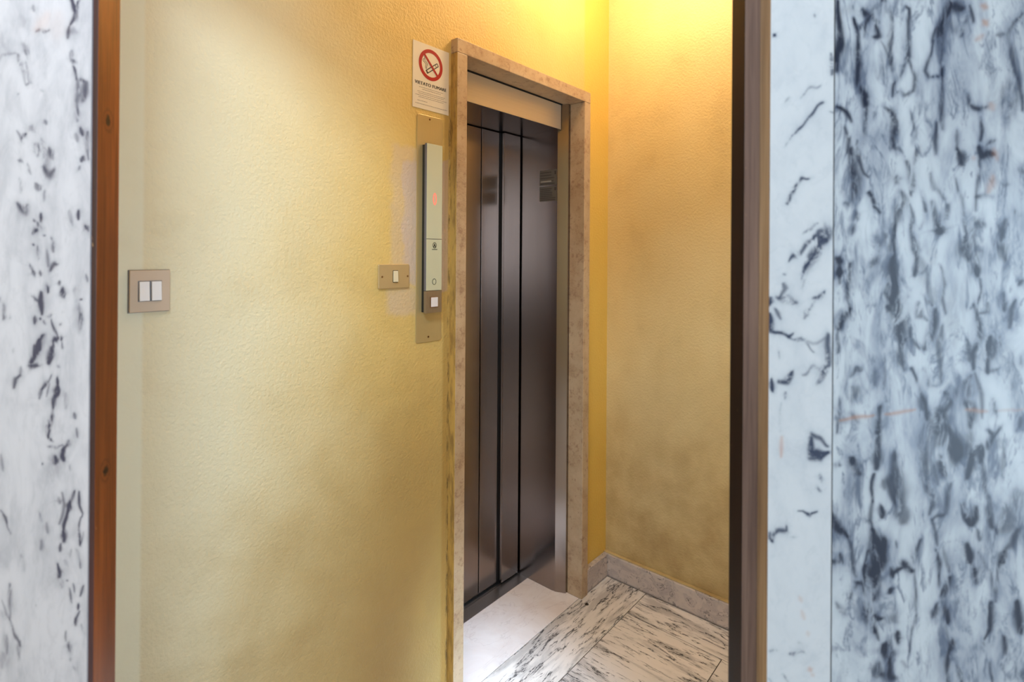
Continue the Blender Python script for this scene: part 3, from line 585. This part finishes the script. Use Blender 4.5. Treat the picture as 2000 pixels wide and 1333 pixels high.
p2 = evl('printed_band', bm, M['sticker_pale']); p2.parent = st

# ------------------------------------------------------------------ doorway in front, marble-clad
PHI = DOOR_ROT
def dlink(name, bm, mat, parent=None, **kw):
    """bm is in doorway axes (u, v, z); bring to world axes"""
    R = Matrix.Rotation(PHI, 4, 'Z'); T = Matrix.Translation(DO) @ R
    bmesh.ops.transform(bm, matrix=T, verts=bm.verts)
    return link(name, bm, mat, parent, **kw)
HD = 2.22
b = box_bm((-1.02, -.662, .0245, .11, 0, CEIL), (.3780, .80, .0005, .11, 0, CEIL), (1.70, 2.28, .0005, .11, 0, CEIL), (.80, 1.70, .0005, .11, 0, .95), (.80, 1.70, .0005, .11, 2.45, CEIL), (-.662, .378, .0245, .11, HD, CEIL))
wf = dlink('wall_front', b, M['paint']); tag(wf, kind='structure')

def slab(name, u0, u1, v0, v1, z0, z1, vu0, vu1, vz0, vz1, step, strokes, rust, mat, seed, bevel=.0015):
    """marble slab whose front face (v0) carries a fine grid with vein masks in the part [vu0,vu1]x[vz0,vz1]"""
    vu0 = max(vu0, u0); vu1 = min(vu1, u1)
    us = sorted(set([u0] + list(np.round(np.linspace(vu0, vu1, int((vu1-vu0)/step)+1), 5)) + [u1]))
    zs = sorted(set([z0] + list(np.round(np.linspace(vz0, vz1, int((vz1-vz0)/step)+1), 5)) + [z1]))
    us = np.array(us); zs = np.array(zs); nu, nz = len(us), len(zs)
    U, Z = np.meshgrid(us, zs)                       # nz x nu
    rng = np.random.RandomState(seed)
    # wobble the lookup so that strokes get ragged edges
    WU = np.zeros_like(U); WZ = np.zeros_like(U)
    for k in range(26):
        f = rng.uniform(60, 520); a = rng.uniform(0, 2*np.pi); ph = rng.uniform(0, 6.28); amp = .075/f*rng.uniform(.5, 1.2)*1.35
        ph2 = rng.uniform(0, 6.28); s = np.sin(f*(np.cos(a)*U + .45*np.sin(a)*Z) + ph)
        WU += amp*s; WZ += amp*1.6*np.sin(f*(np.sin(a)*U - .45*np.cos(a)*Z) + ph2)
    def raster(lst, soft, wob=1.0):
        out = np.zeros_like(U)
        for w_, s_, P in lst:
            P = np.array(P, float).reshape(-1, 2)/1000.; w_ = w_/1000.*1.25
            m = 6*w_ + .006
            i0, i1 = np.searchsorted(us, [P[:, 0].min()-m, P[:, 0].max()+m]); j0, j1 = np.searchsorted(zs, [P[:, 1].min()-m, P[:, 1].max()+m])
            if i1 <= i0 or j1 <= j0: continue
            uu = (U+wob*WU)[j0:j1, i0:i1]; zz = (Z+wob*WZ)[j0:j1, i0:i1]
            best = np.full(uu.shape, 9.)
            L = 0; tot = max(1e-6, np.sum(np.hypot(*(P[1:]-P[:-1]).T)))
            for A, B in zip(P[:-1], P[1:]):
                d = B-A; l2 = max(1e-9, (d**2).sum())
                t_ = np.clip(((uu-A[0])*d[0] + (zz-A[1])*d[1])/l2, 0, 1)
                run = (L + t_*math.sqrt(l2))/tot
                wid = w_*(.65 + .5*np.sin(np.pi*np.clip(run, 0, 1)))
                dist = np.hypot(uu-A[0]-t_*d[0], zz-A[1]-t_*d[1])/wid
                best = np.minimum(best, dist); L += math.sqrt(l2)
            val = s_*np.exp(-np.power(best/1.3, 2.)*.9)
            if soft: val = s_*np.exp(-np.power(best/2.6, 2.)*.9)
            sub = out[j0:j1, i0:i1]; out[j0:j1, i0:i1] = np.maximum(sub, val) + .25*np.minimum(sub, val)
        return np.clip(out, 0, 1)
    V = raster(strokes, 0); Hh = raster(strokes, 1); Rr = raster(rust, 0, .25)
    ca, sa = math.cos(PHI), math.sin(PHI)
    def W(u, v, z): return (DO.x + ca*u - sa*v, DO.y + sa*u + ca*v, z)
    verts = [W(float(u), v0, float(z)) for z in zs for u in us]
    faces = [(j*nu+i, j*nu+i+1, (j+1)*nu+i+1, (j+1)*nu+i) for j in range(nz-1) for i in range(nu-1)]
    n0 = len(verts)
    verts += [W(u0, v1, z0), W(u1, v1, z0), W(u1, v1, z1), W(u0, v1, z1)]
    A, B, C_, D = n0, n0+1, n0+2, n0+3
    faces.append((B, A, D, C_))
    faces.append(tuple([A, B] + [i for i in range(nu-1, -1, -1)]))                      # bottom
    faces.append(tuple([C_, D] + [(nz-1)*nu+i for i in range(nu)]))                       # top
    faces.append(tuple([D, A] + [j*nu for j in range(nz)]))                             # u0 side
    faces.append(tuple([B, C_] + [j*nu+nu-1 for j in range(nz-1, -1, -1)]))               # u1 side
    me = bpy.data.meshes.new(name); me.from_pydata(verts, [], faces)
    a = me.attributes.new('vein', 'FLOAT', 'POINT'); b_ = me.attributes.new('rust', 'FLOAT', 'POINT')
    a.data.foreach_set('value', np.concatenate([V.ravel(), np.zeros(4)]).astype(np.float32))
    b_.data.foreach_set('value', np.concatenate([Rr.ravel(), np.zeros(4)]).astype(np.float32))
    h_ = me.attributes.new('halo', 'FLOAT', 'POINT'); h_.data.foreach_set('value', np.concatenate([Hh.ravel(), np.zeros(4)]).astype(np.float32))
    for m in (mat if isinstance(mat, (list, tuple)) else [mat]): me.materials.append(m)
    if isinstance(mat, (list, tuple)):
        for p in list(me.polygons)[-2:-1]: p.material_index = 1
    me.validate(); me.update()
    o = bpy.data.objects.new(name, me); COL.objects.link(o); o.parent = wf
    return o
SL = .767-.8
s1 = slab('marble_slab', -1.6, -.6198, -.002, .022, 0, CEIL-.01, -.775, -.6198, .78, 1.86, .0016, VEINS_LEFT, RUST_LEFT, M['marble_left'], 1)
s2 = slab('marble_slab', .3634, .4527, SL, -.0005, 0, CEIL-.01, .3634, .4532, .78, 1.86, .0016, [(w_*.8, s_*.9, p_) for w_, s_, p_ in VEINS_NARROW], RUST_NARROW, [M['marble_narrow'], M['marble_edge']], 2)
s3 = slab('marble_slab', .4545, .80, SL, -.0005, 0, CEIL-.01, .4545, .79, .78, 1.86, .0019, VEINS_RIGHT, RUST_RIGHT, M['marble_right'], 3)
tag(s1, 'white marble slab with sparse dark flecks'); tag(s2, 'narrow pale marble slab'); tag(s3, 'broad marble slab with dense blue grey veins')
tag(dlink('slab_joint', box_bm((.4526, .4546, SL+.0005, -.001, 0, CEIL-.01)), M['dark'], wf))
dlink('marble_slab', box_bm((-.6190, .3630, -.002, .022, HD+.05, CEIL-.01)), M['marble_left'], wf)

bm = box_bm((.80, .84, .03, .08, .95, 2.45), (1.66, 1.70, .03, .08, .95, 2.45), (.84, 1.66, .03, .08, .95, .99), (.84, 1.66, .03, .08, 2.41, 2.45))
w1 = dlink('window_1', bm, M['wood_dark']); tag(w1, kind='structure')
for q in ((.8005, 1.70, SL, -.0005, 0, .945), (.8005, 1.70, SL, -.0005, 2.455, CEIL-.01), (1.7008, 2.28, SL, -.0005, 0, CEIL-.01)):
    dlink('marble_slab', box_bm(q), M['marble_right'], wf)
# wooden door frame
dr = empty('door_2', (0, 0, 0)); tag(dr, kind='structure')
bm = bmesh.new()
prism(bm, [(-.6193, 0), (-.6115, 0), (-.6130, .0470), (-.6615, .0470), (-.6615, .0240), (-.6193, .0240)], 0, HD)
jl = dlink('frame_jamb', bm, [M['wood'], M['wood_edge']], dr, bevel=.0008)
bm = bmesh.new()
prism(bm, [(.3414, .0005), (.3640, .0005), (.3770, .0010), (.3770, .0487), (.3414, .0487)], 0, HD)
jr = dlink('frame_jamb', bm, [M['wood_dark'], M['wood_daylit']], dr, bevel=.0008)
tag(jl, 'orange brown varnished jamb'); tag(jr, 'dark stained jamb')
for o_ in (jl, jr):                                      # same timber; the hall-side lip has its window-light tint painted in
    for p in o_.data.polygons:
        if p.normal.dot(DV) < -.9: p.material_index = 1
dlink('frame_head', box_bm((-.6615, .377, .0005, .047, HD+.0005, HD+.05)), M['wood'], dr, bevel=.001)

# the hall behind the photographer: plain walls and a glazed street entrance
b = box_bm((-1.75, -1.601, -4.6, .02, 0, CEIL))
tag(dlink('wall_hall_left', b, M['paint']), kind='structure')
b = box_bm((3.0, 3.15, -4.6, -3.0, 0, CEIL), (3.0, 3.15, -1.2, -.001, 0, CEIL), (3.0, 3.15, -3.0, -1.2, 2.2, CEIL))
tag(dlink('wall_hall_right', b, M['paint']), kind='structure')
b = box_bm((-1.75, -.15, -4.72, -4.6005, 0, CEIL), (1.65, 3.15, -4.72, -4.6005, 0, CEIL), (-.15, 1.65, -4.72, -4.6005, 2.45, CEIL))
tag(dlink('wall_back', b, M['paint']), kind='structure')
b = box_bm((-1.601, -1.02, .02, .11, 0, CEIL)); tag(dlink('wall_front_left', b, M['paint']), kind='structure')
b = box_bm((2.28, 3.15, -.0005, .11, 0, CEIL)); tag(dlink('wall_front_right', b, M['paint']), kind='structure')

# ------------------------------------------------------------------ things on the wall
Y0 = 0.0
# no smoking sign
sg = empty('no_smoking_sign', (-1.06, 0, 1.993))
tag(sg, 'white no smoking notice with red ring, fixed above the steel call panel', 'sign')
def loc(o, root):
    for v in o.data.vertices: v.co -= Vector(root.location)
    o.parent = root; return o
def part(name, bm, mat, root, parent=None, **kw):
    for v in bm.verts: v.co -= Vector(root.location)
    return link(name, bm, mat, parent or root, **kw)
bm = bmesh.new(); plate_xz(bm, [(-1.1324, 1.8925), (-.9868, 1.8925), (-.9868, 2.0935), (-1.1324, 2.0935)], -.0022, -.0004)
part('sign_board', bm, M['sign_white'], sg, bevel=.0004)
cx, cz = -1.0622, 2.0336
bm = bmesh.new(); ring_xz(bm, cx, cz, .0478, .0478, .0108, -.0028, -.0022, 64)
d = .0275
part('red_ring', bm, M['sign_red'], sg)
bm = bmesh.new(); stroke_xz(bm, [(-1.0622-.0262, cz+.0270), (-1.0622+.0262, cz-.0270)], .0066, -.0034, -.00285)
part('red_slash', bm, M['sign_red'], sg)
bm = bmesh.new()
A = Vector((-1.0790, 2.0090)); B = Vector((-1.0345, 2.0415)); dd = (B-A).normalized(); nn = Vector((-dd.y, dd.x))
hw = .0048
for s in (-1, 1):
    P, Q = A + nn*hw*s, B + nn*hw*s; stroke_xz(bm, [tuple(P), tuple(Q)], .0026, -.0027, -.0022)
for q in (A, A+dd*.0030, B): stroke_xz(bm, [tuple(q-nn*hw), tuple(q+nn*hw)], .0022, -.0027, -.0022)
stroke_xz(bm, [tuple(B-dd*.010-nn*hw), tuple(B-dd*.010+nn*hw)], .0012, -.0027, -.0022)
part('cigarette_drawing', bm, M['ink'], sg)
bm = bmesh.new()
stroke_xz(bm, [(-1.0822, 2.0180), (-1.0838, 2.0250), (-1.0815, 2.0310), (-1.0862, 2.0365), (-1.0935, 2.0395), (-1.0935, 2.0450), (-1.0880, 2.0470), (-1.0868, 2.0530)], .0013, -.0027, -.0022)
stroke_xz(bm, [(-1.0795, 2.0180), (-1.0785, 2.0265), (-1.0765, 2.0320), (-1.0800, 2.0385), (-1.0865, 2.0415), (-1.0878, 2.0440), (-1.0850, 2.0470)], .0013, -.0027, -.0022)
part('smoke_drawing', bm, M['ink'], sg)
text_mesh('headline_text', 'VIETATO FUMARE', .1260, .0098, -1.1248, 1.9652, -.0024, .0002, M['ink'], None, 0.0)
o = bpy.data.objects['headline_text']; loc(o, sg)
bm = bmesh.new(); bm.from_mesh(o.data); base_v = list(bm.verts) + list(bm.edges) + list(bm.faces)
for dx in (.0004, .0008):                                   # heavier strokes
    r_ = bmesh.ops.duplicate(bm, geom=base_v); bmesh.ops.translate(bm, vec=(dx, 0, 0), verts=[g for g in r_['geom'] if isinstance(g, bmesh.types.BMVert)])
bm.to_mesh(o.data); bm.free()
# small print, rows of short strokes too small to read
bm = bmesh.new(); rnd = random.Random(11)
rows = [(1.9570, -1.108, -1.010), (1.9515, -1.096, -1.021), (1.9430, -1.114, -1.004), (1.9378, -1.110, -1.008), (1.9318, -1.122, -.996), (1.9265, -1.110, -1.010), (1.9155, -1.114, -1.076), (1.9060, -1.122, -.994)]
for z, a, b_ in rows:
    x = a
    while x < b_:
        L = rnd.uniform(.003, .010); x1 = min(b_, x+L)
        plate_xz(bm, [(x, z), (x1, z), (x1, z+.0013), (x, z+.0013)], -.0025, -.0022); x = x1 + .0013
part('small_print', bm, M['ink_thin'], sg)

# elevator call panel
cp = empty('elevator_call_panel', (-1.0635, 0, 1.528))
tag(cp, 'tall steel elevator call panel with red display, left of the stone door surround', 'call panel')
bm = bmesh.new(); plate_xz(bm, rrect(-1.1152, -1.0117, 1.1790, 1.8760, .008), -.0028, -.0003)
part('back_plate', bm, M['steel_plate'], cp, bevel=.0012)
for z in (1.8652, 1.1950):
    bm = bmesh.new(); disc_xz(bm, -1.0660, z, .0034, -.0042, -.0028); s_ = part('screw', bm, M['screw'], cp, bevel=.0006)
    bm = bmesh.new(); stroke_xz(bm, [(-1.0683, z-.0010), (-1.0637, z+.0012)], .0009, -.00445, -.0042); part('screw_slot', bm, M['dark'], cp, parent=s_)
UX0, UX1, UF = -1.0945, -1.0320, -.0250
bm = bmesh.new(); bx(bm, UX0+.0012, UX1-.0012, -.0140, -.0028, 1.2730, 1.7830)
part('mounting_spacer', bm, M['unit_black'], cp)
bm = bmesh.new(); bx(bm, UX0, UX1, UF+.0012, -.0140, 1.3385, 1.7860)
part('housing', bm, M['unit_grey'], cp, bevel=.0008)
bm = bmesh.new(); bx(bm, UX0+.0003, UX1-.0003, UF, UF+.0012, 1.4968, 1.7855)
dp = part('display_panel', bm, M['unit_face'], cp, bevel=.0004)
bm = bmesh.new(); bx(bm, UX0+.0003, UX1-.0003, UF, UF+.0012, 1.3390, 1.4950)
lp = part('logo_panel', bm, M['unit_face'], cp, bevel=.0004)
bm = bmesh.new(); bx(bm, UX0, UX1, UF-.0008, -.0140, 1.2705, 1.3375)
bp = part('button_panel', bm, M['unit_low'], cp, bevel=.0007)
bm = bmesh.new(); bx(bm, -1.0790, -1.0474, UF-.0022, UF-.0008, 1.2868, 1.3198); part('button_frame', bm, M['screw'], cp, parent=bp, bevel=.0004)
bm = bmesh.new(); bx(bm, -1.0768, -1.0496, UF-.0034, UF-.0022, 1.2890, 1.3180); part('call_button', bm, M['white_plastic'], cp, parent=bp, bevel=.0006)
bm = bmesh.new(); ring_xz(bm, -1.0625, 1.6185, .0078, .0190, .0048, UF-.0004, UF, 32); part('digit_zero', bm, M['led'], cp, parent=dp)
bm = bmesh.new(); ring_xz(bm, -1.0622, 1.4770, .0078, .0092, .0018, UF-.0004, UF, 36)
plate_xz(bm, [(-1.0668, 1.4722), (-1.0642, 1.4700), (-1.0636, 1.4745), (-1.0608, 1.4745), (-1.0602, 1.4700), (-1.0576, 1.4722), (-1.0600, 1.4800), (-1.0622, 1.4830), (-1.0644, 1.4800)], UF-.0004, UF)
rnd = random.Random(2); x = -1.0722
while x < -1.0525:
    plate_xz(bm, [(x, 1.4630), (x+.0018, 1.4630), (x+.0018, 1.4655), (x, 1.4655)], UF-.0004, UF); x += .0027
part('maker_logo', bm, M['icon'], cp, parent=lp)
bm = bmesh.new(); ring_xz(bm, -1.0625, 1.3655, .0080, .0096, .0017, UF-.0004, UF, 36); part('ring_symbol', bm, M['icon'], cp, parent=lp)

# light switches
sw = empty('light_switch', (-1.808, 0, 1.372))
tag(sw, 'square champagne light switch with two white rockers, beside the orange wooden jamb', 'light switch')
bm = bmesh.new(); plate_xz(bm, [(-1.8462, 1.3290), (-1.7730, 1.3290), (-1.7730, 1.4155), (-1.8462, 1.4155)], -.0035, -.0003)
part('back_box', bm, M['unit_grey'], sw)
bm = bmesh.new(); plate_xz(bm, [(-1.8450, 1.3300), (-1.7734, 1.3300), (-1.7734, 1.4148), (-1.8450, 1.4148)], -.0085, -.0035)
part('cover_plate', bm, M['champagne_plate'], sw, bevel=.0012)
bm = bmesh.new(); bx(bm, -1.8308, -1.7886, -.0090, -.0085, 1.3515, 1.3935); part('rocker_well', bm, M['unit_grey'], sw)
for x0, x1 in ((-1.8293, -1.8115), (-1.8078, -1.7900)):
    bm = bmesh.new()
    vs_ = bx(bm, x0, x1, -.0125, -.0090, 1.3530, 1.3920)
    for v in vs_:
        if v.co.y < -.012 and v.co.z < 1.37: v.co.y = -.0150
    part('rocker', bm, M['white_plastic'], sw, bevel=.0008)
s2 = empty('light_switch', (-1.1976, 0, 1.385))
tag(s2, 'flat bronze switch plate with one small cream rocker, left of the call panel', 'light switch')
bm = bmesh.new(); plate_xz(bm, rrect(-1.2523, -1.1430, 1.3500, 1.4205, .004, 4), -.0058, -.0003)
part('cover_plate', bm, M['bronze_plate'], s2, bevel=.0022, seg=3)
bm = bmesh.new(); bx(bm, -1.2030, -1.1853, -.0061, -.0058, 1.3675, 1.4025); part('rocker_well', bm, M['dark'], s2)
bm = bmesh.new(); vs_ = bx(bm, -1.2020, -1.1862, -.0085, -.0061, 1.3690, 1.4010)
for v in vs_:
    if v.co.y < -.008 and v.co.z < 1.38: v.co.y = -.0110
part('rocker', bm, M['cream_plastic'], s2, bevel=.0006)
for x in (-1.2400, -1.1495):
    bm = bmesh.new(); disc_xz(bm, x, 1.3845, .0028, -.0066, -.0058); part('screw', bm, M['screw'], s2)

# ceiling lamp that lights the vestibule, above the picture
lm = empty('ceiling_lamp', (LAMP.x, LAMP.y, CEIL)); tag(lm, 'round opal glass lamp on the vestibule ceiling', 'ceiling lamp')
bm = bmesh.new(); bmesh.ops.create_cone(bm, cap_ends=True, segments=32, radius1=.065, radius2=.075, depth=.05)
bmesh.ops.translate(bm, verts=bm.verts, vec=(0, 0, -.025)); link('lamp_base', bm, M['lamp_base'], lm, bevel=.003)
bm = bmesh.new(); bmesh.ops.create_uvsphere(bm, u_segments=32, v_segments=20, radius=.12)
bmesh.ops.translate(bm, verts=bm.verts, vec=(0, 0, LAMP.z-CEIL)); g_ = link('glass_globe', bm, M['lamp'], lm, smooth=True)
